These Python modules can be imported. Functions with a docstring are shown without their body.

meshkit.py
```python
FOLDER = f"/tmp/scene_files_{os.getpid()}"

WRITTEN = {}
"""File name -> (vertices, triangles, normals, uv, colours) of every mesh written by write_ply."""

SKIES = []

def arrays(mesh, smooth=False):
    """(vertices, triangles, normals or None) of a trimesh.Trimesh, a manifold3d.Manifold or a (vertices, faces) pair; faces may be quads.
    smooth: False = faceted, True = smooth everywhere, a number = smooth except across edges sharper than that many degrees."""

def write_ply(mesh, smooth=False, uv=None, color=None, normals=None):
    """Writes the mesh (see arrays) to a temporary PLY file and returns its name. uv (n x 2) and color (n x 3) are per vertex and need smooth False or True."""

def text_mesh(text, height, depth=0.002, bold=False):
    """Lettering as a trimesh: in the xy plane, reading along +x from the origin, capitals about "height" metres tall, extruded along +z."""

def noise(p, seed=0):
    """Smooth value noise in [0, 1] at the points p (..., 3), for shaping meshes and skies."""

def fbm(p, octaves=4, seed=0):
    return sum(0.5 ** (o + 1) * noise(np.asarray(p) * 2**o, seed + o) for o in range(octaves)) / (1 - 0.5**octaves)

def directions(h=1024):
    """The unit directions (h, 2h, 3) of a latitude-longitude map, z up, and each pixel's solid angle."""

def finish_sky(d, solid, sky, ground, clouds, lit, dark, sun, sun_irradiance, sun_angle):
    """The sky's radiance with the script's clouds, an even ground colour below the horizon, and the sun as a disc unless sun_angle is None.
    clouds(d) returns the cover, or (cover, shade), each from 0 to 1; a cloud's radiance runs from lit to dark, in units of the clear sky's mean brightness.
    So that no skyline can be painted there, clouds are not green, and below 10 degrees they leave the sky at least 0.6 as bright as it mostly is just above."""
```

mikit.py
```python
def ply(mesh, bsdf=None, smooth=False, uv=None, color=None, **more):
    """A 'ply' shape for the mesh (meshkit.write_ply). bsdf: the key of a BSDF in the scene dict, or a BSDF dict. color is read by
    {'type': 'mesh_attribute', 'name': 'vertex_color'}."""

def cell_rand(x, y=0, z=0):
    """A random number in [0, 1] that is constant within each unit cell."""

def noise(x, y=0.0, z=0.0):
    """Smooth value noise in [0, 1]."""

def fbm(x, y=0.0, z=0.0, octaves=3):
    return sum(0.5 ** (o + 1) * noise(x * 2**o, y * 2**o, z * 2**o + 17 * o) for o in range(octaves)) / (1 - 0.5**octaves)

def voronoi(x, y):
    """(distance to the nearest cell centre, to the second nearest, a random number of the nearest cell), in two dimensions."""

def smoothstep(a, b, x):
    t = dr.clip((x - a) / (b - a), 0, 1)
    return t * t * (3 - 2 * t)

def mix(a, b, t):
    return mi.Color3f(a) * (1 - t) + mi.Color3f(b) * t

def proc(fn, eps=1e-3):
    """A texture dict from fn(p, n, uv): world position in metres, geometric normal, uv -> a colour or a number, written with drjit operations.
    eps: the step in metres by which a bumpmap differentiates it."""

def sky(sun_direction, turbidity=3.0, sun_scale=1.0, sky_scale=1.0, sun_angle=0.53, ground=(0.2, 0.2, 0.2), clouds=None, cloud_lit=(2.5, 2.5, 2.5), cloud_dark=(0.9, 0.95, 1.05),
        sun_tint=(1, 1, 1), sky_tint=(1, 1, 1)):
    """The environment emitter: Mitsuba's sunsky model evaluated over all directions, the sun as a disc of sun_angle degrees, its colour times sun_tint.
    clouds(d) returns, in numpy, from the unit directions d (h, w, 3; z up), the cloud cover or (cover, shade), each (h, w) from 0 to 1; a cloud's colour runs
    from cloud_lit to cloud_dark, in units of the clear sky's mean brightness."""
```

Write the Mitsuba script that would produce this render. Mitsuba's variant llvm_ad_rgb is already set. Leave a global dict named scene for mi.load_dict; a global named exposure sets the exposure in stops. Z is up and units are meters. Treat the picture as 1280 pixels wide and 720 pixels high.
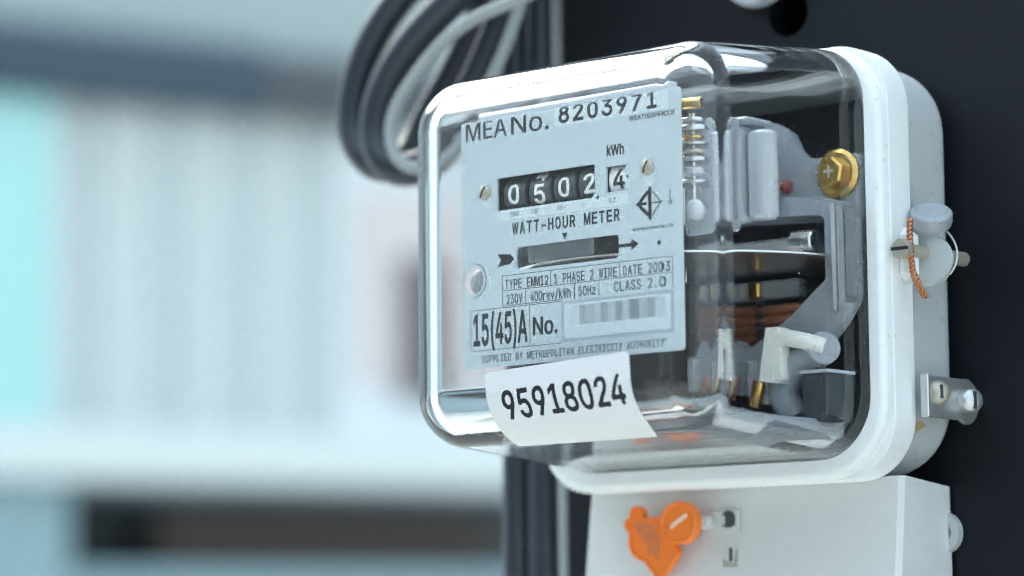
import math, random
import numpy as np, trimesh, mitsuba as mi, drjit as dr
from shapely.geometry import Polygon, LineString, Point, box as sbox
from shapely.ops import unary_union
import mikit, meshkit
from mikit import proc, noise, fbm, smoothstep, mix
random.seed(7); RNG = np.random.default_rng(7)
T = mi.ScalarTransform4f
scene, labels = {}, {}

# ------------------------------------------------------------------ camera, sky, exposure
CAM = np.array([0.61925, -0.74033, -0.13898]); FW = np.array([-0.65301, 0.74732, 0.12288]); UP = [0.08760, -0.08663, 0.99238]
scene['camera'] = {'type': 'thinlens', 'fov': 20.725, 'fov_axis': 'x', 'aperture_radius': 0.0098, 'focus_distance': 0.975,
                   'near_clip': 0.02, 'far_clip': 500.0,
                   'to_world': T().look_at(origin=CAM.tolist(), target=(CAM + FW).tolist(), up=UP)}
scene['sky_light'] = mikit.sky((-0.62, 0.20, 0.76), turbidity=3, sun_scale=0.75, sun_angle=50, sun_tint=(0.82, 1.0, 1.16), clouds=lambda d: (np.ones(d.shape[:2]), 1.0 - np.clip(d[..., 2], 0, 1) ** 0.8),
                               cloud_lit=(2.5, 3.15, 3.7), cloud_dark=(1.42, 1.8, 2.08), ground=(0.3, 0.3, 0.3))
exposure = 2.66

# ------------------------------------------------------------------ materials
def mat(key, col, rough=0.5, spec=0.5, metal=0.0, **k):
    c = col if isinstance(col, dict) else {'type': 'rgb', 'value': list(col)}
    scene[key] = {'type': 'twosided', 'b': {'type': 'principled', 'base_color': c, 'roughness': rough, 'specular': spec, 'metallic': metal, **k}}
def bumpy(key, fn, scale, eps=2e-4):
    scene[key] = {'type': 'twosided', 'b': {'type': 'bumpmap', 'arbitrary': proc(fn, eps), 'scale': scale, 'n': scene[key]['b']}}

def paint(col, speck, s, amount, dens=0.83):
    """a paint colour with fine grain and small dirt specks"""
    def fn(p, n, uv):
        g = fbm(p.x * s, p.y * s, p.z * s, 3)
        d = smoothstep(dens, dens + 0.05, noise(p.x * s * 2.3, p.y * s * 2.3, p.z * s * 2.3)) * smoothstep(0.5, 0.75, noise(p.x * s * .3 + 9, p.y * s * .3, p.z * s * .3))
        return mix(mi.Color3f(col) * (0.97 + 0.06 * g), speck, d * amount)
    return proc(fn)
mat('m_rim', paint((0.74, 0.765, 0.775), (0.30, 0.27, 0.22), 260.0, 0.35), 0.42)
def housing_paint(p, n, uv):
    g = fbm(p.x * 200, p.y * 200, p.z * 200, 3)
    w = noise(p.x * 700, p.y * 700, p.z * 500)
    d = dr.sqrt(dr.square((p.y - 0.1005) / 0.0035) + dr.square((p.z + 0.0672) / 0.0022)) + 0.9 * (w - 0.5)
    stain = (1 - smoothstep(0.75, 0.95, d)) * smoothstep(0.070, 0.075, p.x)
    speck = smoothstep(0.83, 0.88, noise(p.x * 460, p.y * 460, p.z * 460)) * 0.3
    return mix(mix(mi.Color3f(0.42, 0.45, 0.47) * (0.975 + 0.05 * g), (0.25, 0.22, 0.18), speck), (0.36, 0.27, 0.08), stain * 0.8)
mat('m_housing', proc(housing_paint), 0.5)
mat('m_terminal', paint((0.60, 0.615, 0.62), (0.35, 0.31, 0.26), 230.0, 0.3, 0.86), 0.4)
mat('m_plate', (0.50, 0.58, 0.62), 0.45)
mat('m_plate_white', (0.60, 0.67, 0.70), 0.5)
mat('m_ink', (0.014, 0.018, 0.022), 0.7, spec=0.3)
mat('m_ink_pale', (0.07, 0.085, 0.10), 0.7, spec=0.3)
mat('m_black', (0.012, 0.014, 0.018), 0.45)
mat('m_inside', (0.020, 0.025, 0.034), 0.6)
mat('m_dial', (0.045, 0.055, 0.062), 0.4)
mat('m_digit', (0.80, 0.82, 0.80), 0.5)
mat('m_cast', (0.30, 0.33, 0.365), 0.42)
mat('m_cast_light', (0.45, 0.48, 0.51), 0.35)
mat('m_steel', (0.62, 0.62, 0.62), 0.25, metal=1.0)
mat('m_disc', (0.82, 0.82, 0.80), 0.28, metal=1.0)
mat('m_zinc', (0.58, 0.60, 0.60), 0.36, metal=0.8)
mat('m_old_steel', (0.46, 0.43, 0.36), 0.42, metal=0.55)
mat('m_brass', (0.62, 0.41, 0.13), 0.22, metal=1.0)
mat('m_copper', (0.40, 0.17, 0.09), 0.35, metal=0.5)
mat('m_copper_wire', (0.50, 0.23, 0.125), 0.3, metal=0.9)
mat('m_lead', paint((0.36, 0.39, 0.43), (0.2, 0.22, 0.25), 500.0, 0.6, 0.7), 0.55, metal=0.35)
mat('m_orange', (0.88, 0.20, 0.018), 0.28, clearcoat=0.4)
mat('m_orange_print', (0.85, 0.62, 0.50), 0.5)
mat('m_orange_dark', (0.62, 0.17, 0.05), 0.5)
mat('m_milky', (0.60, 0.63, 0.64), 0.3)
mat('m_hasp', (0.55, 0.55, 0.55), 0.5)
mat('m_tape', (0.80, 0.81, 0.76), 0.6)
mat('m_red', (0.25, 0.075, 0.065), 0.35)
mat('m_cable', paint((0.017, 0.024, 0.038), (0.07, 0.08, 0.10), 150.0, 0.5, 0.72), 0.36, spec=0.6)
mat('m_cable_grey', paint((0.30, 0.33, 0.335), (0.18, 0.19, 0.19), 180.0, 0.5), 0.5)
mat('m_board', paint((0.0024, 0.0042, 0.0080), (0.012, 0.016, 0.02), 120.0, 0.4, 0.80), 0.5, spec=0.28)
mat('m_sticker', (0.68, 0.69, 0.71), 0.4)
mat('m_label_edge', (0.36, 0.42, 0.47), 0.5)
mat('m_emboss', (0.56, 0.63, 0.69), 0.4)
scene['m_glass'] = {'type': 'dielectric', 'int_ior': 1.5, 'ext_ior': 1.0}
bumpy('m_board', lambda p, n, uv: fbm(p.x * 350, p.y * 350, p.z * 350, 2), 0.00009)
bumpy('m_terminal', lambda p, n, uv: noise(p.x * 900, p.y * 900, p.z * 900), 0.00003)

# ------------------------------------------------------------------ helpers
def add(key, mesh, m, parent=None, smooth=30, **k):
    base = key if parent is None else parent + '__' + key
    name, i = base, 0
    while name in scene or name in labels:
        i += 1; name = f'{base}_{i:03d}'
    scene[name] = mikit.ply(mesh, m, smooth=smooth, **k)
    return name
def thing(key, label, cat, group=None):
    labels[key] = {'label': label, 'category': cat}
    if group: labels[key]['group'] = group
    return key
def cat(*ms): return trimesh.util.concatenate(ms)
def extr(poly, y_back, depth):
    """shapely polygon in (X, Z) -> solid from y_back towards -Y"""
    if not hasattr(poly, 'geoms'): poly = [poly]
    else: poly = list(poly.geoms)
    m = cat(*[trimesh.creation.extrude_polygon(g, depth, engine='earcut') for g in poly])
    v = m.vertices.copy(); m.vertices = np.stack([v[:, 0], y_back - v[:, 2], v[:, 1]], 1)
    return m
def bevbox(x0, x1, y0, y1, z0, z1, b=0.0008):
    P = []
    for x, sx in ((x0, 1), (x1, -1)):
        for y, sy in ((y0, 1), (y1, -1)):
            for z, sz in ((z0, 1), (z1, -1)):
                P += [(x + sx * b, y + sy * b, z), (x + sx * b, y, z + sz * b), (x, y + sy * b, z + sz * b)]
    return trimesh.convex.convex_hull(np.array(P))
def frame_of(axis):
    w = np.asarray(axis, float); w = w / np.linalg.norm(w)
    a = np.cross(w, [0, 0, 1.0] if abs(w[2]) < 0.9 else [1.0, 0, 0]); a /= np.linalg.norm(a)
    return a, np.cross(w, a), w
def lathe(profile, origin, axis, n=40):
    """profile: (radius, height) from the axis up and back to the axis"""
    a, b, w = frame_of(axis); o = np.asarray(origin, float)
    t = np.arange(n) * 2 * np.pi / n
    V = np.concatenate([o + r * (np.cos(t)[:, None] * a + np.sin(t)[:, None] * b) + h * w for r, h in profile])
    F = []
    for i in range(len(profile) - 1):
        for j in range(n):
            k = (j + 1) % n
            p, q, r_, s = i * n + j, i * n + k, (i + 1) * n + k, (i + 1) * n + j
            F += [(p, q, r_), (p, r_, s)]
    m = trimesh.Trimesh(V, F, process=True); m.update_faces(m.nondegenerate_faces()); return m
def cyl(p0, p1, r, b=0.0, n=32):
    p0, p1 = np.asarray(p0, float), np.asarray(p1, float); h = np.linalg.norm(p1 - p0)
    pr = [(0, 0), (r - b, 0), (r, b), (r, h - b), (r - b, h), (0, h)] if b else [(0, 0), (r, 0), (r, h), (0, h)]
    return lathe(pr, p0, p1 - p0, n)
def dome(p, axis, r, h, n=36, base=0.0):
    pr = [(0, 0), (r, 0), (r, base)] + [(r * math.cos(t), base + h * math.sin(t)) for t in np.linspace(0, math.pi / 2, 9)[1:-1]] + [(0, base + h)]
    return lathe(pr, p, axis, n)
def spline(pts, n):
    from scipy.interpolate import CubicSpline
    p = np.asarray(pts, float); d = np.r_[0, np.cumsum(np.linalg.norm(np.diff(p, axis=0), axis=1))]
    return CubicSpline(d, p)(np.linspace(0, d[-1], n))
def tube(pts, r, n=60, sides=20, flat=1.0, raw=False):
    p = np.asarray(pts, float) if raw else spline(pts, n); n = len(p)
    t = np.gradient(p, axis=0); t /= np.linalg.norm(t, axis=1, keepdims=True)
    a = np.cross(t[0], [0, 1, 0.1]); a /= np.linalg.norm(a); A = []
    for k in range(n):
        a = a - t[k] * (a @ t[k]); a /= np.linalg.norm(a); A.append(a)
    A = np.array(A); B = np.cross(t, A); ang = np.arange(sides) * 2 * np.pi / sides
    rr = np.broadcast_to(r, (n,))[:, None, None]
    V = p[:, None] + rr * (np.cos(ang)[None, :, None] * A[:, None] + flat * np.sin(ang)[None, :, None] * B[:, None])
    V = V.reshape(-1, 3); F = []
    for i in range(n - 1):
        for j in range(sides):
            k = (j + 1) % sides
            F += [(i * sides + j, i * sides + k, (i + 1) * sides + k), (i * sides + j, (i + 1) * sides + k, (i + 1) * sides + j)]
    c0, c1 = len(V), len(V) + 1; V = np.vstack([V, p[0], p[-1]])
    for j in range(sides):
        k = (j + 1) % sides
        F += [(c0, k, j), (c1, (n - 1) * sides + j, (n - 1) * sides + k)]
    return trimesh.Trimesh(V, F, process=False)
def rrect(xl, xr, zb, zt, rc, y, k=12):
    out = []
    for cx, cz, a0 in ((xr - rc, zt - rc, 90), (xl + rc, zt - rc, 180), (xl + rc, zb + rc, 270), (xr - rc, zb + rc, 360)):
        for a in np.radians(np.linspace(a0 - 90, a0, k)): out.append((cx + rc * math.cos(a), y, cz + rc * math.sin(a)))
    return np.array(out)
def loft(rings, cap0=False, cap1=False, closed=False):
    n = len(rings[0]); V = np.concatenate(rings); F = []
    m = len(rings); last = m if closed else m - 1
    for i in range(last):
        i2 = (i + 1) % m
        for j in range(n):
            k = (j + 1) % n
            F += [(i * n + j, i * n + k, i2 * n + k), (i * n + j, i2 * n + k, i2 * n + j)]
    for on, i, flip in ((cap0, 0, False), (cap1, m - 1, True)):
        if on:
            c = len(V); V = np.vstack([V, rings[i].mean(0)])
            for j in range(n):
                k = (j + 1) % n
                F.append((c, i * n + j, i * n + k) if flip else (c, i * n + k, i * n + j))
    t = trimesh.Trimesh(V, F, process=False); trimesh.repair.fix_normals(t); return t
def rr2(x0, x1, z0, z1, r):
    return sbox(x0 + r, z0 + r, x1 - r, z1 - r).buffer(r, 8)

# ------------------------------------------------------------------ the meter
M = thing('electricity_meter', 'grey electricity meter with clear glass cover and white rim, fixed to the dark panel', 'electricity meter')
YF, YB, R, TH, PO = -0.0152, 0.0726, 0.0168, 0.0050, 1.85
TI = 0.0072                                                              # the glass is thicker at the sides than in front
def sec(y, ins, k=12):
    t = (y - YF) / (YB - YF)
    rc = max(0.0180 + 0.0035 * t - ins, 0.0012)
    return rrect(-0.0685 - 0.0055 * t + ins, 0.0685 + 0.0055 * t - ins, -0.0712 - 0.0073 * t + ins, 0.0585 + 0.0095 * t - ins, rc, y, k)
def edge_curve(rad, p, n):
    """the rounded front edge, flatter than a circle for p below 2: (depth, inset)"""
    a = np.linspace(0, math.pi / 2, n); return rad * (1 - np.cos(a) ** (2 / p)), rad * (1 - np.sin(a) ** (2 / p))
def shell(y0, rad, inset, yb, p, k=14):
    out = [sec(y0 + dy, inset + di, k) for dy, di in zip(*edge_curve(rad, p, 19))]
    for y in np.linspace(y0 + rad, yb, 7)[1:]: out.append(sec(y, inset, k))
    return out
outer, inner = shell(YF, R, 0.0, 0.0775, PO), shell(YF + TH, R - TH, TI, 0.0775, 2.0)
so, si_ = loft(outer, cap0=True), loft(inner, cap0=True)
n = len(outer[0]); ring = loft([outer[-1], inner[-1]])
g = cat(so, si_, ring); g.merge_vertices(); trimesh.repair.fix_normals(g)
if g.volume < 0: g.invert()
add('glass_cover', g, 'm_glass', M, smooth=40)
labels[M + '__glass_cover'] = {'label': 'clear rounded glass cover'}

# white rim that holds the glass, and grey housing behind
def ringsec(ins, y, rc=0.0275): return rrect(-0.0807 + ins, 0.0807 - ins, -0.0862 + ins, 0.0691 - ins, rc - ins * .8, y, 14)
def arc_prof(ins0, y0, r, steps=6): return [(ins0 + r * (1 - math.sin(a)), y0 + r * (1 - math.cos(a))) for a in np.linspace(0, math.pi / 2, steps)]
prof = [(0.0100, 0.0795), (0.0080, 0.0790), (0.0074, 0.0732), (0.0070, 0.0727)] + arc_prof(0.0006, 0.0726, 0.0026) + [(0.0003, 0.0776), (0.0004, 0.0779)]
back = [(0.0004, 0.0780), (0.0001, 0.0782), (0.0000, 0.0787), (0.0000, 0.0905), (0.0006, 0.0916), (0.0014, 0.0920), (0.0100, 0.0920)]
add('cover_rim', loft([ringsec(a, y) for a, y in prof] + [ringsec(a, y, 0.0225) for a, y in back], closed=True), 'm_rim', M, smooth=35)
hs = [(0.012, 0.0905), (0.0040, 0.0906), (0.0026, 0.114)] + [(0.0026 + 0.0085 * (1 - math.cos(a)), 0.114 + 0.0100 * math.sin(a)) for a in np.linspace(0, math.pi / 2, 8)[1:]]
outer_h = [ringsec(a, y) for a, y in hs]
inner_h = [ringsec(0.0125, y) for y in (0.118, 0.0905)]
add('base_housing', loft(outer_h + [inner_h[1]], closed=False, cap1=False), 'm_housing', M, smooth=30)
add('base_back', extr(Polygon(ringsec(0.0068, 0)[:, [0, 2]]), 0.1222, 0.003), 'm_housing', M)
add('base_floor', extr(Polygon(ringsec(0.0125, 0)[:, [0, 2]]), 0.1165, 0.002), 'm_inside', M)
add('base_inner_wall', loft([ringsec(0.0123, 0.1150), ringsec(0.0105, 0.0925)]), 'm_housing', M)
lug = extr(unary_union([Point(0.0700, -0.1040).buffer(0.0075, 12), sbox(0.055, -0.1115, 0.0700, -0.0965)]).difference(Point(0.0712, -0.1040).buffer(0.003)), 0.1245, 0.003)
add('mounting_lug', lug, 'm_housing', M)

# dial plate with cut-outs
pl = rr2(-0.0492, 0.0492, -0.045, 0.045, 0.0015)
holes = [sbox(-0.0322, 0.0105, 0.0128, 0.0222).difference(Polygon([(0.0128, 0.0105), (0.0128, 0.0120), (0.0113, 0.0105)])), sbox(0.0178, 0.0116, 0.0265, 0.0205),
         rr2(-0.0236, 0.0230, -0.0115, -0.0033, 0.0016), Point(-0.0440, -0.0135).buffer(0.0050, 16)]
for h in holes: pl = pl.difference(h)
PT = 0.0009
P_ = add('nameplate', extr(pl, PT, PT), 'm_plate', M, smooth=False)
labels[P_] = {'label': 'pale blue printed dial plate'}
for x0, x1, z0, z1 in ((-0.0052, 0.0442, 0.0375, 0.0449), (-0.0325, 0.0275, 0.0068, 0.0103)):
    add('white_field', extr(rr2(x0, x1, z0, min(z1, 0.0449), 0.0003), -0.00002, 0.00006), 'm_plate_white', P_, smooth=False)

def text(s, x0, x1, z, h, m='m_ink', bold=False, y=-0.00005, depth=0.0001, parent=None, name='lettering', track=0):
    """flat print facing -Y: capitals h tall on the baseline z, squeezed or spread to run from x0 to x1"""
    t = meshkit.text_mesh(s, h, depth, bold); b = t.bounds
    v = t.vertices; v = np.stack([x0 + (v[:, 0] - b[0, 0]) * (x1 - x0) / (b[1, 0] - b[0, 0]), y - v[:, 2], z + v[:, 1]], 1)
    t = trimesh.Trimesh(v, t.faces, process=False)
    return add(name, t, m, parent or P_, smooth=False)
def spaced(s, x0, x1, z, h, wide, **k):
    """letters set apart, each squeezed to its share of the run"""
    step = (x1 - x0) / len(s); ms = []
    for i, c in enumerate(s):
        if c == ' ': continue
        t = meshkit.text_mesh(c, h, 0.0001, k.get('bold', False)); b = t.bounds
        w = b[1, 0] - b[0, 0]; want = min(step * (min(wide * 1.2, 0.92) if c in 'MW' else wide), w * 1.15) if c not in "1.,-I('" else min(w, step * wide)
        cx = x0 + (i + 0.5) * step
        v = t.vertices; ms.append(trimesh.Trimesh(np.stack([cx + (v[:, 0] - b[0, 0] - w / 2) * want / w, k.get('y', -0.00005) - v[:, 2], z + v[:, 1]], 1), t.faces, process=False))
    return add('lettering', cat(*ms), k.get('m', 'm_ink'), k.get('parent', P_), smooth=False)
text('MEA', -0.0468, -0.0275, 0.0372, 0.0068)
text('No.', -0.0252, -0.0078, 0.0372, 0.0068)
spaced('8203971', -0.0040, 0.0415, 0.0385, 0.0063, 0.72, bold=True, y=-0.00009)
text('WEATHERPROOF', 0.0284, 0.0472, 0.0352, 0.0017)
text('kWh', 0.0183, 0.0258, 0.0243, 0.0036, bold=True)
for s, x, w in (('1000', -0.0240, 0.0040), ('100', -0.0145, 0.0032), ('10', -0.0030, 0.0022), ('1', 0.0075, 0.0005), ('0.1', 0.0205, 0.0030)):
    text(s, x - w / 2, x + w / 2, 0.0078, 0.0017, 'm_ink_pale', y=-0.00009)
spaced('WATT-HOUR METER', -0.0254, 0.0240, 0.0014, 0.0040, 0.72, bold=True)
spaced('TYPE EMM12', -0.0290, -0.0085, -0.0179, 0.0034, 0.74)
spaced('1 PHASE 2 WIRE', -0.0064, 0.0222, -0.0179, 0.0034, 0.74)
spaced('DATE 2003', 0.0245, 0.0442, -0.0179, 0.0034, 0.74)
spaced('230V', -0.0284, -0.0206, -0.0232, 0.0034, 0.74)
spaced('400rev/kWh', -0.0172, 0.0016, -0.0232, 0.0034, 0.78)
spaced('50Hz', 0.0046, 0.0128, -0.0232, 0.0034, 0.76)
spaced('CLASS 2.0', 0.0205, 0.0425, -0.0230, 0.0034, 0.74)
text('15(45)A', -0.0440, -0.0186, -0.0368, 0.0108, bold=True)
text('No.', -0.0160, -0.0048, -0.0350, 0.0060, bold=True)
spaced('SUPPLIED BY METROPOLITAN ELECTRICITY AUTHORITY', -0.0404, 0.0420, -0.0432, 0.0026, 0.72, m='m_ink_pale')
text('www.mea.or.th', 0.0291, 0.0454, -0.0030, 0.0012, 'm_ink_pale')
# ruled boxes of the plate
def rule(x0, z0, x1, z1, w=0.00022): return LineString([(x0, z0), (x1, z1)]).buffer(w / 2, cap_style=3)
L = [rule(-0.0300, -0.0130, 0.0450, -0.0130), rule(-0.0300, -0.0184, 0.0450, -0.0184), rule(-0.0300, -0.0237, -0.0030, -0.0237), rule(-0.0300, -0.0130, -0.0300, -0.0237), rule(0.0450, -0.0130, 0.0450, -0.0237),
     rule(-0.0076, -0.0130, -0.0076, -0.0184), rule(0.0233, -0.0130, 0.0233, -0.0184), rule(-0.0192, -0.0184, -0.0192, -0.0237), rule(0.0031, -0.0184, 0.0031, -0.0237, 0.0004), rule(0.0140, -0.0184, 0.0140, -0.0237),
     rule(-0.0452, -0.0243, -0.0032, -0.0243), rule(-0.0452, -0.0388, -0.0032, -0.0388), rule(-0.0452, -0.0243, -0.0452, -0.0388), rule(-0.0174, -0.0243, -0.0174, -0.0388)]
add('ruled_lines', extr(unary_union(L), -0.00002, 0.0001), 'm_ink_pale', P_, smooth=False)
for x, z in ((0.0363, 0.0140), (-0.0378, 0.0146)): add('white_pad', extr(Point(x, z).buffer(0.0024, 16), -0.00002, 0.0002), 'm_plate_white', P_, smooth=False)
# emblem, arrows, pointer
E = [LineString([(0.0368, 0.0008), (0.0368, 0.0108)]).buffer(0.0007), LineString([(0.0316, 0.0059), (0.0350, 0.0059)]).buffer(0.0005), LineString([(0.0357, 0.0096), (0.0328, 0.0069)]).buffer(0.0006), LineString([(0.0357, 0.0022), (0.0328, 0.0049)]).buffer(0.0006),
     Polygon([(0.0306, 0.0059), (0.0322, 0.0069), (0.0322, 0.0049)]), LineString([(0.0380, 0.0098), (0.0412, 0.0062)]).buffer(0.0002), LineString([(0.0380, 0.0018), (0.0412, 0.0056)]).buffer(0.0002), LineString([(0.0375, 0.0059), (0.0415, 0.0059)]).buffer(0.0002),
     LineString([(0.0445, 0.0062), (0.0445, 0.0098)]).buffer(0.00012), Point(0.0445, 0.0055).buffer(0.0008).difference(Point(0.0445, 0.0055).buffer(0.0005)), Point(0.0405, -0.0080).buffer(0.0008)]
add('emblem', extr(unary_union(E), -0.00002, 0.0001), 'm_ink', P_, smooth=False)
for key, sh in (('arrow_head', [sbox(0.0230, -0.0081, 0.0287, -0.0069), Polygon([(0.0285, -0.0056), (0.0318, -0.0075), (0.0285, -0.0094)])]),
                ('arrow_tail', [Polygon([(-0.0322, -0.0050), (-0.0262, -0.0056), (-0.0245, -0.0073), (-0.0262, -0.0090), (-0.0322, -0.0096), (-0.0305, -0.0073)])]),
                ('pointer', [Polygon([(-0.0022, -0.0005), (0.0002, -0.0005), (-0.0010, -0.0028)])]), ('decimal_point', [Point(0.0140, 0.0103).buffer(0.0006)]), ('mark', [sbox(0.0268, 0.0158, 0.0276, 0.0166)])):
    add(key, extr(unary_union(sh), -0.00002, 0.0001), 'm_ink', P_, smooth=False)
# hole ring print, plate screws
rg = Point(-0.0440, -0.0135).buffer(0.0064, 20).difference(Point(-0.0440, -0.0135).buffer(0.0061, 20)).intersection(sbox(-0.044, -0.03, 0, 0.01))
add('ring_print', extr(rg, -0.00002, 0.0001), 'm_ink_pale', P_, smooth=False)
for x, z in ((-0.0378, 0.0178), (0.0361, 0.0184)):
    s = dome((x, 0.0, z), (0, -1, 0), 0.0027, 0.0012, base=0.0006)
    k = add('plate_screw', s, 'm_old_steel', P_)
    add('slot', extr(LineString([(x - 0.0009, z - 0.0018), (x + 0.0009, z + 0.0018)]).buffer(0.0003), -0.0015, 0.0004), 'm_black', k, smooth=False)
add('dome_behind_hole', dome((-0.0440, 0.0050, -0.0135), (0, -1, 0), 0.0046, 0.0022, base=0.001), 'm_cast', M)
# blanked-out serial label: a grey framed slip with faint bars
B_ = add('serial_label', extr(sbox(-0.0030, -0.0386, 0.0452, -0.0243), -0.00002, 0.00008), 'm_label_edge', M, smooth=False)
mat('m_slip', (0.56, 0.65, 0.69), 0.5)
add('label_slip', extr(rr2(-0.0016, 0.0440, -0.0374, -0.0255, 0.0008), -0.0001, 0.00006), 'm_slip', B_, smooth=False)
x = 0.0012
for i, v in enumerate((0.62, 0.40, 0.46, 0.53, 0.36, 0.50, 0.34, 0.52, 0.27, 0.46, 0.38, 0.58)):
    mk = f'm_bar_{int(v * 100)}'
    if mk not in scene: mat(mk, (v * 0.80, v * 0.93, v), 0.5)
    w = (0.0042, 0.003, 0.0036, 0.0028, 0.003, 0.0036, 0.003, 0.003, 0.0042, 0.0034, 0.0034, 0.0036)[i]
    add('label_bar', extr(sbox(x, -0.0330, x + w, -0.0262), -0.00016, 0.00005), mk, B_, smooth=False); x += w

add('added_pale_bar', bevbox(-0.046, 0.040, 0.0045, 0.0110, 0.0440, 0.0500, 0.0006), 'm_cast_light', M)  # added pale bar standing in for the light the glass bends above the plate
# register: number wheels behind the window
RG = add('register_frame', cat(bevbox(-0.034, 0.029, 0.0165, 0.018, 0.008, 0.025), bevbox(-0.0335, -0.0325, 0.001, 0.0165, 0.0095, 0.0235), bevbox(0.0133, 0.0168, 0.001, 0.0165, 0.0095, 0.0235), bevbox(0.0275, 0.0285, 0.001, 0.0165, 0.0095, 0.0235),
         bevbox(-0.0335, 0.0285, 0.001, 0.0165, 0.0235, 0.0243), bevbox(-0.0335, 0.0285, 0.001, 0.0165, 0.0085, 0.0094)), 'm_black', M)
RW = 0.0080; ZC = 0.0160; YC = 0.0012 + RW
def on_wheel(s, cx, h, w, zoff, m, bold):
    t = meshkit.text_mesh(s, h, 0.00012, bold)
    v, f = trimesh.remesh.subdivide_to_size(t.vertices, t.faces, 0.0012, max_iter=12); b0, b1 = v.min(0), v.max(0)
    x_ = cx + (v[:, 0] - (b0[0] + b1[0]) / 2) * w / (b1[0] - b0[0]); z_ = v[:, 1] - h / 2 + zoff
    a = z_ / RW; rr = RW + 0.00004 + v[:, 2]
    return trimesh.Trimesh(np.stack([x_, YC - rr * np.cos(a), ZC + rr * np.sin(a)], 1), f, process=False)
for i, (c, cx) in enumerate((('0', -0.0254), ('5', -0.0135), ('0', -0.0022), ('2', 0.0092), ('4', 0.0222))):
    last = i == 4
    wl = add('number_wheel', cyl((cx - 0.0049 if not last else cx - 0.0043, YC, ZC), (cx + 0.0049 if not last else cx + 0.0043, YC, ZC), RW, 0.0003, 48), 'm_digit' if last else 'm_dial', M)
    ms = [on_wheel(c, cx + (0 if not last else 0.0002), 0.0066, 0.0050, -0.0012 if c == '5' else 0.0, 0, True)]
    if c == '5': ms.append(on_wheel('4', cx, 0.0066, 0.0050, 0.0070, 0, True))
    add('digit', cat(*ms), 'm_ink' if last else 'm_digit', wl, smooth=False)

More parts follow.
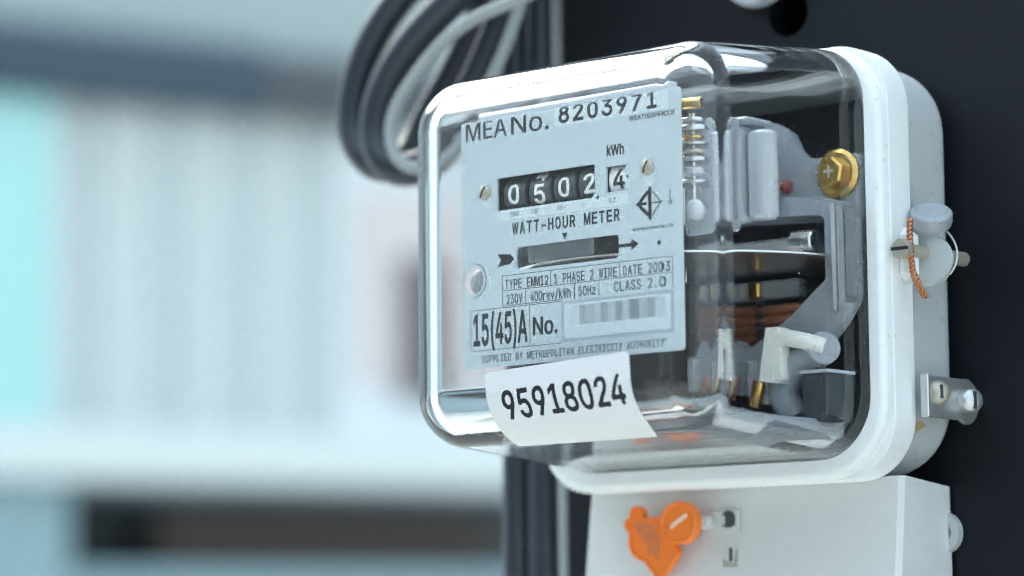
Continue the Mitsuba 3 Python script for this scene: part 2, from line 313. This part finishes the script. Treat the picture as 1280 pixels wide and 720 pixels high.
# rotor disc, its slot backing, magnets, coils and cast frame inside
t = np.linspace(0, 2 * np.pi, 181)[:-1]
add('rotor_disc', lathe([(0, -0.0006), (0.0648, -0.0006), (0.0654, -0.0003), (0.0654, 0.0003), (0.0648, 0.0006), (0, 0.0006)], (0.0, 0.0690, -0.0092), (0, 0, 1), 160), 'm_disc', M)
add('rotor_spindle', cyl((0, 0.069, -0.045), (0, 0.069, 0.040), 0.0016), 'm_steel', M)
add('upper_core', bevbox(-0.030, 0.008, 0.028, 0.084, -0.0065, 0.006, 0.001), 'm_black', M)
add('lower_core', bevbox(-0.040, 0.004, 0.022, 0.090, -0.060, -0.0125, 0.001), 'm_black', M)
add('slot_shade', cat(bevbox(-0.026, 0.004, 0.009, 0.0105, -0.0078, -0.001), bevbox(-0.026, 0.026, 0.009, 0.0105, -0.0145, -0.0112)), 'm_cast', M)
# cast bracket (upper plate with the brass bolt) and lower open frame, both facing front at the mouth of the housing
YK = 0.0755
up = Polygon([(0.0160, 0.0458), (0.0300, 0.0440), (0.0368, 0.0395), (0.0400, 0.0330), (0.0432, 0.0298), (0.0480, 0.0290), (0.0660, 0.0290), (0.0660, 0.0050), (-0.05, 0.0120), (-0.05, 0.0458)]).buffer(-0.002).buffer(0.002)
add('upper_bracket', extr(up, YK + 0.004, 0.004), 'm_cast', M)
for cx, cy, r, z1 in ((0.0385, 0.056, 0.0052, 0.0375), (0.0270, 0.056, 0.0058, 0.0405), (0.0150, 0.056, 0.0050, 0.0420)):
    add('support_post', cyl((cx, cy, 0.006), (cx, cy, z1), r, 0.0012), 'm_cast_light', M)
add('post_saddle', bevbox(0.008, 0.037, 0.049, 0.0655, 0.0400, 0.0425, 0.001), 'm_cast', M)
fr = Polygon([(-0.060, 0.0138), (0.0300, 0.0138), (0.0560, 0.0115), (0.0655, 0.0085), (0.0668, 0.0050), (0.0668, -0.0220), (0.0610, -0.0300), (0.0360, -0.0550), (-0.060, -0.0550)]).buffer(0.0015)
op = Polygon([(-0.050, 0.0075), (0.0300, 0.0085), (0.0560, 0.0066), (0.0585, 0.0050), (0.0585, -0.0165), (0.0430, -0.0285), (0.0230, -0.0400), (0.0160, -0.0345), (0.0100, -0.0400), (-0.050, -0.0420)]).buffer(-0.0008).buffer(0.0008)
add('cast_frame', extr(fr.difference(op), YK - 0.0015, 0.010), 'm_cast', M)
add('frame_flange', extr(LineString([(0.0655, 0.0080), (0.0662, -0.0270)]).buffer(0.0016), YK - 0.0118, 0.004), 'm_cast_light', M)
# brass bolt: flanged hexagon head with cross recess
def hexhead(o, axis, r, h, m, parent, key='bolt_head'):
    a, b, w = frame_of(axis); o = np.asarray(o, float)
    pts = [o + rr * (math.cos(t) * a + math.sin(t) * b) + hh * w for rr, hh in ((r, 0), (r, h * .8), (r * .86, h)) for t in np.arange(6) * math.pi / 3 + .3]
    return add(key, trimesh.convex.convex_hull(np.array(pts)), m, parent, smooth=20)
bo = np.array([0.0576, YK - 0.0002, 0.0222])
bb = add('brass_bolt', lathe([(0, 0), (0.0088, 0), (0.0088, 0.0013), (0.0074, 0.0026), (0, 0.0026)], bo, (0, -1, 0)), 'm_brass', M)
hexhead(bo + [0, -0.0022, 0], (0, -1, 0), 0.0056, 0.0046, 'm_brass', bb)
add('cross_recess', cat(bevbox(bo[0] - .0022, bo[0] + .0022, bo[1] - .0071, bo[1] - .0066, bo[2] - .0005, bo[2] + .0005, .0001), bevbox(bo[0] - .0005, bo[0] + .0005, bo[1] - .0070, bo[1] - .00665, bo[2] - .0022, bo[2] + .0022, .0001)), 'm_old_steel', bb)
add('red_rivet', dome((0.0350, YK, 0.0200), (0, -1, 0), 0.0024, 0.003, base=0.001), 'm_red', M)
# parts behind the edge of the plate
add('brass_pin', cyl((0.043, 0.010, 0.0405), (0.052, 0.010, 0.0400), 0.0019, 0.0003), 'm_brass', M)
for z0, z1, r, m in ((0.0345, 0.0358, 0.0060, 'm_steel'), (0.0312, 0.0330, 0.0072, 'm_steel'), (0.0286, 0.0300, 0.0050, 'm_brass'), (0.0262, 0.0272, 0.0074, 'm_steel'), (0.0236, 0.0250, 0.0056, 'm_old_steel'), (0.0205, 0.0222, 0.0070, 'm_steel'), (0.0165, 0.0190, 0.0045, 'm_cast_light'), (0.0130, 0.0142, 0.0068, 'm_steel')):
    add('gear', cyl((0.0435, 0.016, z0), (0.0435, 0.016, z1), r, 0.0003), m, M)
add('gear_spindle', cyl((0.0435, 0.016, 0.004), (0.0435, 0.016, 0.038), 0.0013), 'm_steel', M)
add('gear_side_plate', extr(rr2(0.030, 0.0475, -0.002, 0.038, 0.002), 0.030, 0.0015), 'm_cast', M)
add('white_bush', dome((0.0470, 0.012, 0.0035), (0.5, -1, 0), 0.0036, 0.002, base=0.003), 'm_cast_light', M)
# brake magnet, adjusting screw, coil
add('brake_magnet', cat(bevbox(0.008, 0.040, 0.070, 0.084, -0.0062, 0.001, 0.001), bevbox(0.036, 0.047, 0.070, 0.082, -0.0075, -0.0015, 0.001)), 'm_hasp', M)
add('adjusting_screw', cyl((0.0440, 0.066, -0.0020), (0.0535, 0.066, -0.0022), 0.0042, 0.0006), 'm_steel', M)
add('terminal_strip', bevbox(0.002, 0.034, 0.082, 0.088, -0.0190, -0.0120, 0.0008), 'm_cast', M)
add('brass_lug', bevbox(0.0135, 0.0185, 0.079, 0.0818, -0.0185, -0.0125, 0.0006), 'm_brass', M)
add('brass_lug', bevbox(0.0030, 0.0075, 0.079, 0.0818, -0.0185, -0.0125, 0.0006), 'm_old_steel', M)
for k in range(5):
    z = -0.0225 - 0.0036 * k; w = (0.0385, 0.0370, 0.033, 0.029, 0.025)[k]; x0, y0, y1 = -0.006, 0.0800, 0.106
    pts = [(x0, y0 + 0.004, z), (x0 + 0.004, y0, z + 0.0003), (0.012, y0 - 0.0006, z - 0.0005), (w - 0.006, y0, z - 0.0008), (w, y0 + 0.006, z), (w, y1 - 0.006, z + 0.0004), (w - 0.006, y1, z), (x0, y1, z)]
    add('copper_winding', tube(pts, 0.0019, 60, 12), 'm_copper', M)
for x in (0.0005, 0.0185): add('winding_band', bevbox(x, x + 0.0035, 0.0770, 0.0782, -0.0400, -0.0200, 0.0004), 'm_inside', M)
add('dark_coil', bevbox(-0.020, 0.006, 0.044, 0.052, -0.056, -0.030, 0.003), 'm_black', M)
# sleeve, wires and terminal parts at the bottom right
add('white_sleeve', extr(Polygon([(0.0400, -0.0335), (0.0444, -0.0335), (0.0450, -0.0510), (0.0372, -0.0500)]).buffer(0.0006), 0.060, 0.006), 'm_tape', M)
add('white_sleeve', tube([(0.0420, 0.058, -0.0358), (0.048, 0.057, -0.0370), (0.0600, 0.060, -0.0405)], 0.0030, 30, 16), 'm_tape', M)
add('grey_lead', tube([(0.0600, 0.060, -0.0410), (0.0500, 0.064, -0.044), (0.0420, 0.064, -0.050), (0.0440, 0.066, -0.064)], 0.0058, 40, 20), 'm_cast', M)
add('brass_stud', cyl((0.0340, 0.058, -0.0500), (0.0310, 0.058, -0.0620), 0.0022, 0.0003), 'm_brass', M)
add('red_clip', tube([(0.0255, 0.056, -0.0480), (0.0235, 0.055, -0.0540), (0.0225, 0.055, -0.0600)], 0.0022, 16, 14), 'm_red', M)
add('white_block', bevbox(0.0260, 0.0350, 0.0610, 0.066, -0.0600, -0.0430, 0.0006), 'm_cast_light', M)
add('white_block', bevbox(0.0060, 0.0115, 0.0600, 0.066, -0.0600, -0.0410, 0.0006), 'm_cast_light', M)
add('bottom_tray', bevbox(-0.055, 0.060, 0.030, 0.073, -0.0690, -0.0640, 0.001), 'm_cast', M)
add('dark_terminal_box', bevbox(0.0530, 0.0640, 0.056, 0.072, -0.0650, -0.0500, 0.0006), 'm_dial', M)
add('box_lid', bevbox(0.0525, 0.0645, 0.0555, 0.0725, -0.0500, -0.0488, 0.0003), 'm_cast_light', M)

# number sticker that follows the front of the glass round its lower edge
yy = np.r_[np.full(20, YF), YF + edge_curve(R, PO, 40)[0], np.linspace(YF + R, 0.03, 20)[1:]]
tt = (yy - YF) / (YB - YF); zb_ = -0.0712 - 0.0073 * tt
zz = zb_ + np.r_[np.linspace(0.045, R, 20), edge_curve(R, PO, 40)[1], np.zeros(19)]
keep = np.r_[True, np.hypot(np.diff(yy), np.diff(zz)) > 1e-7]; yy, zz = yy[keep], zz[keep]
SL = np.r_[0, np.cumsum(np.hypot(np.diff(yy), np.diff(zz)))]
S0 = float(SL[np.argmin(np.abs(zz + 0.0487))])
def on_glass(x, s, off):
    y, z = np.interp(s, SL, yy), np.interp(s, SL, zz)
    e = 1e-4; ty, tz = np.interp(s + e, SL, yy) - np.interp(s - e, SL, yy), np.interp(s + e, SL, zz) - np.interp(s - e, SL, zz)
    l = np.hypot(ty, tz); ny, nz = tz / l, -ty / l                      # outward: -Y on the front, -Z below
    return np.stack([x, y + ny * off, z + nz * off], -1)
TILT = math.radians(2.7)
def st(a, b, off):
    """a along the sticker, b down it"""
    return on_glass(-0.0269 + a * math.cos(TILT) + b * math.sin(TILT), S0 - a * math.sin(TILT) + b * math.cos(TILT), off)
na, nb, SW, SH = 40, 40, 0.0644, 0.0318
ga, gb = np.meshgrid(np.linspace(0, SW, na), np.linspace(0, SH, nb), indexing='ij')
cr = 0.0016
ins = np.where(gb < cr, cr - np.sqrt(np.maximum(cr ** 2 - (cr - gb) ** 2, 0)), 0)
ga = ins + ga * (SW - 2 * ins) / SW
lift = 0.00035 + 0.0016 * np.clip((gb / SH - 0.8) / 0.2, 0, 1) ** 2 * (0.3 + 0.7 * ga / SW)
front, back = st(ga, gb, lift + 0.00012), st(ga, gb, lift)
def grid_solid(f, b):
    n0, n1 = f.shape[:2]; idx = np.arange(n0 * n1).reshape(n0, n1); V = np.vstack([f.reshape(-1, 3), b.reshape(-1, 3)]); N = n0 * n1; F = []
    q = np.stack([idx[:-1, :-1], idx[1:, :-1], idx[1:, 1:], idx[:-1, 1:]], -1).reshape(-1, 4)
    F = np.vstack([q[:, [0, 1, 2]], q[:, [0, 2, 3]]]); F = np.vstack([F, F[:, ::-1] + N])
    loop = np.r_[idx[:, 0], idx[-1, 1:], idx[-2::-1, -1], idx[0, -2:0:-1]]; l2 = np.roll(loop, -1)
    F = np.vstack([F, np.stack([loop, l2, l2 + N], -1), np.stack([loop, l2 + N, loop + N], -1)])
    t = trimesh.Trimesh(V, F, process=False); trimesh.repair.fix_normals(t); return t
S_ = add('number_sticker', grid_solid(front, back), 'm_sticker', M, smooth=40)
labels[S_] = {'label': 'white sticker with printed black number 95918024'}
tx = meshkit.text_mesh('95918024', 0.0098, 0.0001, True)
v, f = trimesh.remesh.subdivide_to_size(tx.vertices, tx.faces, 0.0015, max_iter=12)
a_ = 0.0068 + (v[:, 0] - v[:, 0].min()) * 0.0545 / np.ptp(v[:, 0]); b_ = 0.0172 - v[:, 1]
gl = np.clip((b_ / SH - 0.8) / 0.2, 0, 1)
add('lettering', trimesh.Trimesh(st(a_, b_, 0.00035 + 0.00015 + v[:, 2]), f, process=False), 'm_ink', S_, smooth=False)

# terminal cover under the rim, with its sealing hasp
ZT, ZBOT = -0.0845, -0.175
def tsec(z):
    k = (ZT - z) / 0.035
    yf = 0.0925 - 0.0032 * min(k, 1.3); w = 0.0012 * min(k, 1.5)
    xs = [(-0.0700 - w, 0.1235), (-0.0700 - w, yf + 0.002), (-0.0680 - w, yf), (0.0715 - 0.3 * w, yf), (0.0732 - 0.3 * w, yf + 0.002), (0.0728 + .2 * w, 0.1235)]
    return np.array([(x, y, z) for x, y in xs])
tr = [tsec(z) for z in np.linspace(ZT, ZBOT, 8)]
tr[0][[0, 5], 2] -= 0.003
add('terminal_cover', loft(tr, cap0=True, cap1=True), 'm_terminal', M, smooth=28)
labels[M + '__terminal_cover'] = {'label': 'off-white terminal cover below the glass'}
hp = Polygon([(-0.0115, -0.0945), (0.0030, -0.0945), (0.0030, -0.1035), (0.0005, -0.1140), (-0.0035, -0.1120), (-0.0150, -0.1050)]).difference(sbox(-0.0112, -0.1010, -0.0098, -0.0958))
YH = 0.0905
H_ = add('seal_hasp', extr(hp.buffer(-0.0003).buffer(0.0003), YH + 0.0005, 0.0014), 'm_hasp', M)
add('hasp_slot', cat(extr(Point(-0.0012, -0.0975).buffer(0.0032, 14).union(sbox(-0.0042, -0.1000, 0.0018, -0.0975)).difference(sbox(-0.0065, -0.0995, -0.0025, -0.0962)), YH - 0.0008, 0.0004), extr(rr2(-0.0012, 0.0004, -0.1130, -0.1080, 0.0004), YH - 0.0007, 0.0003)), 'm_dial', H_, smooth=False)
add('brass_edge', extr(sbox(-0.0042, -0.1165, 0.0024, -0.1085), YH + 0.0004, 0.0012), 'm_old_steel', H_)

# clamp with two screws, sealing ear with its long screw on the right-hand side
C_ = add('side_clamp', cat(bevbox(0.0845, 0.0860, 0.0900, 0.1175, -0.0648, -0.0500, 0.0005), cyl((0.0845, 0.1160, -0.0580), (0.0860, 0.1160, -0.0580), 0.0082, 0.0004), bevbox(0.0838, 0.0872, 0.0888, 0.0903, -0.0648, -0.0496, 0.0004), bevbox(0.0730, 0.0846, 0.108, 0.119, -0.062, -0.053)), 'm_zinc', M)
for key, (sy, sz), ax_, r_, h_, base_, m_, la in (('clamp_screw', (0.0972, -0.0560), (1, -0.75, 0.1), 0.0043, 0.0028, 0.0012, 'm_old_steel', 0.0024), ('clamp_screw', (0.1145, -0.0580), (1, -0.5, 0.0), 0.0043, 0.0020, 0.0052, 'm_zinc', 0.0031)):
    k = add(key, dome((0.0858, sy, sz), ax_, r_, h_, base=base_), m_, C_)
    a, b, w = frame_of(ax_); o = np.array([0.0858, sy, sz]) + w * (base_ + h_ * 0.85)
    P8 = np.array([o + sa * 0.0005 * a + sb * la * b + sw * 0.0006 * w for sa in (-1, 1) for sb in (-1, 1) for sw in (-1, 1)])
    add('screw_slot', trimesh.convex.convex_hull(P8), 'm_black', C_, smooth=False)
EX, EZ = 0.0852, -0.0095
ear = unary_union([Point(EX + 0.0010, EZ).buffer(0.0090, 24), sbox(0.0790, EZ - 0.0090, EX, EZ + 0.0090)])
mat('m_ear', (0.44, 0.49, 0.50), 0.3)
add('sealing_ear', extr(ear, 0.0950, 0.0030), 'm_ear', M)
sc = add('sealing_screw', cat(lathe([(0, 0), (0.0032, 0), (0.0036, 0.0008), (0.0036, 0.0030), (0.0022, 0.0034), (0.0026, 0.0416), (0.0022, 0.0422), (0, 0.0422)], (EX, 0.0760, -0.0066), (0, 1, 0.0))), 'm_old_steel', M)
add('screw_slot', bevbox(EX - 0.0034, EX + 0.0034, 0.0757, 0.0765, -0.0072, -0.0060, 0.0001), 'm_black', sc, smooth=False)
add('screw_boss', bevbox(0.0790, 0.0850, 0.0815, 0.0915, -0.0175, 0.0020, 0.003), 'm_rim', M)

# lead seal on twisted copper wire, hung through the screw
W = thing('lead_seal', 'grey lead seal on a twisted copper wire, hung on the right side of the meter', 'seal')
ax = np.array([0.36, -0.45, 0.82]); po = np.array([0.0868, 0.0940, 0.0030])
add('lead_disc', lathe([(0, 0), (0.0062, 0), (0.0071, 0.0006), (0.0076, 0.0024), (0.0074, 0.0052), (0.0068, 0.0058), (0.0058, 0.0059), (0.0052, 0.0054), (0, 0.0053)], po, ax, 48), 'm_lead', W)
def twist(pts, r, pitch, n=160):
    p = spline(pts, n); d = np.r_[0, np.cumsum(np.linalg.norm(np.diff(p, axis=0), axis=1))]
    t = np.gradient(p, axis=0); t /= np.linalg.norm(t, axis=1, keepdims=True)
    a = np.cross(t, [0, 1.0, 0]); a /= np.linalg.norm(a, axis=1, keepdims=True); b = np.cross(t, a); ph = d / pitch * 2 * np.pi; out = []
    for k in (0, np.pi): out.append(tube(p + r * (np.cos(ph + k)[:, None] * a + np.sin(ph + k)[:, None] * b), r * 1.05, sides=10, raw=True))
    return cat(*out)
add('copper_twist', twist([(0.0866, 0.0812, 0.0040), (0.0866, 0.0808, 0.0000), (0.0868, 0.0806, -0.0050), (0.0868, 0.0812, -0.0120), (0.0872, 0.0820, -0.0165), (0.0878, 0.0840, -0.0200), (0.0882, 0.0862, -0.0226)], 0.00060, 0.0031, 240), 'm_copper_wire', W)
add('wire_end', twist([(0.0874, 0.0815, -0.0150), (0.0880, 0.0828, -0.0185), (0.0884, 0.0852, -0.0215), (0.0886, 0.0872, -0.0232)], 0.00062, 0.0033, 80), 'm_copper_wire', W)
add('wire_loop', tube([(0.0885, 0.0925, 0.0040), (0.0920, 0.0955, 0.0010), (0.0960, 0.0960, -0.0060), (0.0940, 0.0940, -0.0150)], 0.0004, 40, 8), 'm_zinc', W)

# orange seal tag on the terminal cover's hasp
O = thing('orange_seal_tag', 'bright orange plastic seal tag hanging on the hasp of the terminal cover', 'seal tag')
oc = (-0.0186, -0.0985)
add('tag_disc', lathe([(0, 0), (0.0074, 0), (0.0079, 0.0007), (0.0079, 0.0046), (0.0075, 0.0052), (0.0069, 0.0052), (0.0065, 0.0047), (0, 0.0047)], (oc[0], 0.0858, oc[1]), (0.10, -1, 0.0), 48), 'm_orange', O)
flap = unary_union([Point(-0.0355, -0.1045).buffer(0.0078, 20), Polygon([(-0.0270, -0.0960), (-0.0230, -0.1060), (-0.0290, -0.1130), (-0.0370, -0.0960)]), Point(-0.0395, -0.0945).buffer(0.0030, 12), Point(-0.0425, -0.0985).buffer(0.0026, 12),
                    Polygon([(-0.0290, -0.1180), (-0.0262, -0.1150), (-0.0215, -0.1095), (-0.0250, -0.1030), (-0.0340, -0.1130)]).buffer(0.0012)]).buffer(0.001).buffer(-0.001)
add('tag_flap', cat(extr(flap, 0.0862, 0.0026), extr(flap.difference(flap.buffer(-0.0009)), 0.0837, 0.0007)), 'm_orange', O)
for px, pz in ((-0.0385, -0.1010), (-0.0345, -0.1030), (-0.0310, -0.1065), (-0.0330, -0.1095)): add('tag_stud', dome((px, 0.0836, pz), (0, -1, 0), 0.0008, 0.0006, 12), 'm_orange_dark', O)
add('flap_mark', extr(Polygon([(-0.0400, -0.0985), (-0.0330, -0.0985), (-0.0290, -0.1050), (-0.0300, -0.1110), (-0.0345, -0.1060)]).buffer(0.0008).difference(unary_union([Point(-0.037, -0.101).buffer(.0007), Point(-0.0315, -0.106).buffer(.0008), Point(-0.0335, -0.1025).buffer(.0005)])), 0.0838, 0.0003), 'm_orange_dark', O, smooth=False)
q = extr(LineString([(oc[0] - 0.0040, oc[1] - 0.0022), (oc[0] + 0.0042, oc[1] + 0.0026)]).buffer(0.0008), 0.0811, 0.0003)
add('disc_print', q, 'm_orange_print', O, smooth=False)
add('tag_stem', bevbox(-0.0135, -0.0075, 0.0856, 0.0900, -0.1010, -0.0960, 0.0012), 'm_hasp', O)

# ------------------------------------------------------------------ dark panel, knob
PB = thing('dark_panel', 'tall dark navy mounting panel behind the meter', 'panel')
panel = sbox(-0.108, -1.45, 0.24, 0.150).difference(Point(0.0054, 0.0972).buffer(0.0092, 24))
add('panel_face', extr(panel, 0.1550, 0.0300), 'm_board', PB, smooth=30)
add('panel_back', bevbox(-0.106, 0.238, 0.1552, 0.1700, -1.45, 0.148, 0.002), 'm_black', PB)
thing('panel_knob', 'round pale grey knob on the dark panel above the meter', 'knob')
scene['panel_knob'] = mikit.ply(lathe([(0, 0), (0.013, 0), (0.0150, 0.0015), (0.0158, 0.005), (0.0150, 0.0085), (0.012, 0.0105), (0, 0.0115)], (-0.0055, 0.1248, 0.1160), (0, -1, 0), 56), 'm_cast_light', smooth=35)

# ------------------------------------------------------------------ cables
def cable(key, label, cat_, pts, r, m, group=None, n=120, flat=1.0):
    name, i = key, 0
    while name in scene: i += 1; name = f'{key}_{i:03d}'
    thing(name, label, cat_, group)
    scene[name] = mikit.ply(tube(pts, r, n, 24, flat), m, smooth=True)
cable('straight_cable', 'thick dark cable running straight down, farthest left of the panel edge', 'cable', [(-0.1400, 0.132, 0.5), (-0.1398, 0.131, 0.12), (-0.1402, 0.131, -0.05), (-0.1402, 0.131, -0.6)], 0.0060, 'm_cable')
cable('straight_cable', 'thick dark cable running straight down beside the thin grey cable', 'cable', [(-0.1268, 0.133, 0.5), (-0.1264, 0.132, 0.12), (-0.1262, 0.132, -0.05), (-0.1262, 0.132, -0.6)], 0.0061, 'm_cable')
cable('thin_grey_cable', 'thin pale grey cable running straight down along the panel edge', 'cable', [(-0.1150, 0.131, 0.5), (-0.1148, 0.131, 0.12), (-0.1138, 0.131, -0.05), (-0.1136, 0.131, -0.6)], 0.0034, 'm_cable_grey')
cable('cable_loop', 'thick dark cable of the outermost drip loop at the upper left', 'cable',
      [(-0.0845, 0.0920, 0.1742), (-0.1226, 0.0911, 0.1504), (-0.1569, 0.0892, 0.1304), (-0.1835, 0.0882, 0.1047), (-0.1921, 0.0882, 0.0838), (-0.1888, 0.0882, 0.0643), (-0.1778, 0.0911, 0.0552), (-0.1731, 0.0996, 0.0590), (-0.1702, 0.1073, 0.0714), (-0.1616, 0.1092, 0.0847), (-0.1502, 0.1101, 0.1000), (-0.1388, 0.1101, 0.1171), (-0.1274, 0.1101, 0.1418), (-0.1226, 0.1073, 0.2408)], 0.0070, 'm_cable')
cable('cable_loop', 'thick dark cable of the inner drip loop at the upper left', 'cable',
      [(-0.0636, 0.0854, 0.1552), (-0.1093, 0.0844, 0.1290), (-0.1473, 0.0835, 0.1076), (-0.1692, 0.0825, 0.0847), (-0.1731, 0.0825, 0.0638), (-0.1635, 0.0844, 0.0514), (-0.1540, 0.0939, 0.0543), (-0.1502, 0.1035, 0.0695), (-0.1369, 0.1044, 0.0885), (-0.1264, 0.1044, 0.1047), (-0.1188, 0.1044, 0.1199), (-0.1131, 0.1044, 0.1456), (-0.1112, 0.1035, 0.2408)], 0.0070, 'm_cable')
cable('grey_cable_loop', 'thin pale grey cable curving inside the dark drip loops at the upper left', 'cable',
      [(-0.0369, 0.0778, 0.1247), (-0.0655, 0.0778, 0.1161), (-0.0912, 0.0787, 0.1104), (-0.1131, 0.0787, 0.1066), (-0.1302, 0.0787, 0.1000), (-0.1483, 0.0778, 0.0857), (-0.1592, 0.0768, 0.0695), (-0.1573, 0.0768, 0.0557), (-0.1493, 0.0787, 0.0495), (-0.1397, 0.0863, 0.0524), (-0.1321, 0.0939, 0.0676), (-0.1197, 0.0977, 0.0904), (-0.1083, 0.0996, 0.1171), (-0.1036, 0.0996, 0.1837)], 0.0026, 'm_cable_grey')

# ------------------------------------------------------------------ ground and the house across the way
ZG = -1.45
labels['ground'] = {'label': 'pale concrete ground', 'kind': 'structure'}
mat('m_ground', paint((0.42, 0.42, 0.40), (0.22, 0.21, 0.19), 3.0, 0.6), 0.8)
scene['ground'] = mikit.ply(trimesh.Trimesh([(-200, -200, ZG), (200, -200, ZG), (200, 200, ZG), (-200, 200, ZG)], [(0, 1, 2), (0, 2, 3)], process=False), 'm_ground')
ES = np.array([0.31, 0.95, 0.0]); ES /= np.linalg.norm(ES); EN = np.array([ES[1], -ES[0], 0.0]); FQ = np.array([-8.0644, 7.4324, 0.0])
def fbox(s0, s1, o0, o1, z0, z1, b=0.006):
    m = bevbox(s0, s1, o0, o1, z0, z1, b); v = m.vertices
    m.vertices = FQ + v[:, :1] * ES + v[:, 1:2] * EN + v[:, 2:3] * np.array([0, 0, 1.0]); trimesh.repair.fix_normals(m); return m
mat('m_house_upper', (0.32, 0.38, 0.38), 0.7); mat('m_beam', (0.034, 0.058, 0.084), 0.6); mat('m_beam_warm', (0.062, 0.070, 0.080), 0.6)
mat('m_rib', (0.54, 0.58, 0.57), 0.6); mat('m_rib2', (0.46, 0.51, 0.51), 0.6); mat('m_mint', (0.36, 0.62, 0.60), 0.5); mat('m_mint_dark', (0.25, 0.36, 0.385), 0.6)
mat('m_ledge', (0.62, 0.65, 0.63), 0.6); mat('m_under', (0.38, 0.43, 0.46), 0.5); mat('m_under_brown', (0.36, 0.29, 0.27), 0.6)
mat('m_pink', (0.60, 0.53, 0.52), 0.6); mat('m_door', (0.10, 0.075, 0.075), 0.5); mat('m_white_wall', (0.66, 0.69, 0.70), 0.6)
Bd = thing('house', 'pale house with ribbed wall, dark beam and white ledge in the blurred background', 'house')
add('upper_wall', fbox(-3.5, 4.5, -3.0, -0.05, 2.30, 5.2), 'm_house_upper', Bd)
add('beam', fbox(-3.5, 0.05, -0.10, 0.16, 2.10, 2.36), 'm_beam', Bd)
add('beam', fbox(0.053, 4.5, -0.10, 0.15, 2.09, 2.34), 'm_beam_warm', Bd)
add('back_wall', fbox(-3.5, 4.5, -3.0, -0.06, 0.51, 2.298), 'm_house_upper', Bd)
add('lower_wall', fbox(-3.5, 4.5, -3.2, -3.0, ZG, 0.505), 'm_house_upper', Bd)
s = -0.86; i = 0
while s < 0.47:
    w = (0.115, 0.10, 0.13, 0.12)[i % 4]
    add('wall_panel', fbox(s, min(s + w - 0.012, 0.48), -0.055, (0.0, -0.008, 0.004)[i % 3], 0.70, 2.09), ('m_rib', 'm_rib', 'm_rib2')[(i * 2) % 3], Bd); s += w; i += 1
add('mint_panel', fbox(-1.9, -0.875, -0.055, 0.05, 0.52, 2.085), 'm_mint', Bd)
add('ledge', fbox(-3.5, 4.5, -0.05, 0.22, 0.50, 0.72), 'm_ledge', Bd)
add('white_wall', fbox(0.485, 4.5, -0.055, -0.01, 0.725, 2.085), 'm_white_wall', Bd)
add('pink_wall', fbox(0.56, 1.9, -0.008, 0.02, 0.95, 1.80), 'm_pink', Bd)
add('door', fbox(0.76, 0.98, 0.022, 0.04, 0.90, 1.52), 'm_door', Bd)
# a deep open recess under the ledge: slate rear wall, brown shutter at its right, floor and end wall
add('recess_back', fbox(-0.79, 4.5, -2.70, -2.62, 0.10, 0.62), 'm_under', Bd)
add('recess_ceiling', fbox(-0.79, 4.5, -2.61, -0.06, 0.488, 0.499), 'm_under', Bd)
add('recess_end', fbox(-0.90, -0.80, -2.61, -0.06, 0.10, 0.497), 'm_under', Bd)
add('recess_shutter', fbox(0.50, 2.4, -2.05, -2.00, 0.136, 0.486), 'm_under_brown', Bd)
add('column', fbox(-2.4, -0.80, -0.055, 0.10, ZG, 0.497), 'm_mint_dark', Bd)
add('base_wall', fbox(-0.795, 4.5, -0.055, 0.12, ZG, 0.14), 'm_mint_dark', Bd)
add('recess_floor', fbox(-0.795, 4.5, -2.90, -0.058, ZG, 0.13), 'm_under', Bd)
labels[Bd + '__mint_panel'] = {'label': 'mint green wall panel'}

# added unseen grey wall: darkens the meter front and what its glass mirrors
mat('m_added_wall', paint((0.19, 0.20, 0.205), (0.11, 0.11, 0.105), 2.0, 0.6), 0.8)
thing('added_wall', 'added unseen grey wall behind the camera, darkening the meter front', 'wall')
scene['added_wall'] = mikit.ply(bevbox(-8.0, 2.5, -3.2, -3.0, ZG, 1.3, 0.01), 'm_added_wall', smooth=False)
# dust on the glass
dm = []
for _ in range(150):
    r_ = RNG.uniform(0.00005, 0.00016); 
    if RNG.random() < 0.7:
        y_ = RNG.uniform(0.006, 0.070); tt_ = (y_ - YF) / (YB - YF); c_ = (0.0685 + 0.0055 * tt_, y_, RNG.uniform(-0.055, 0.045))
    else: c_ = (RNG.uniform(-0.050, 0.050), YF, RNG.uniform(-0.048, 0.040))
    q_ = trimesh.creation.icosphere(subdivisions=0, radius=r_); q_.apply_scale(RNG.uniform(0.6, 1.6, 3)); q_.apply_translation(c_); dm.append(q_)
mat('m_dust', (0.55, 0.55, 0.52), 0.9)
labels[add('dust', cat(*dm), 'm_dust', M + '__glass_cover', smooth=False)] = {'kind': 'stuff'}
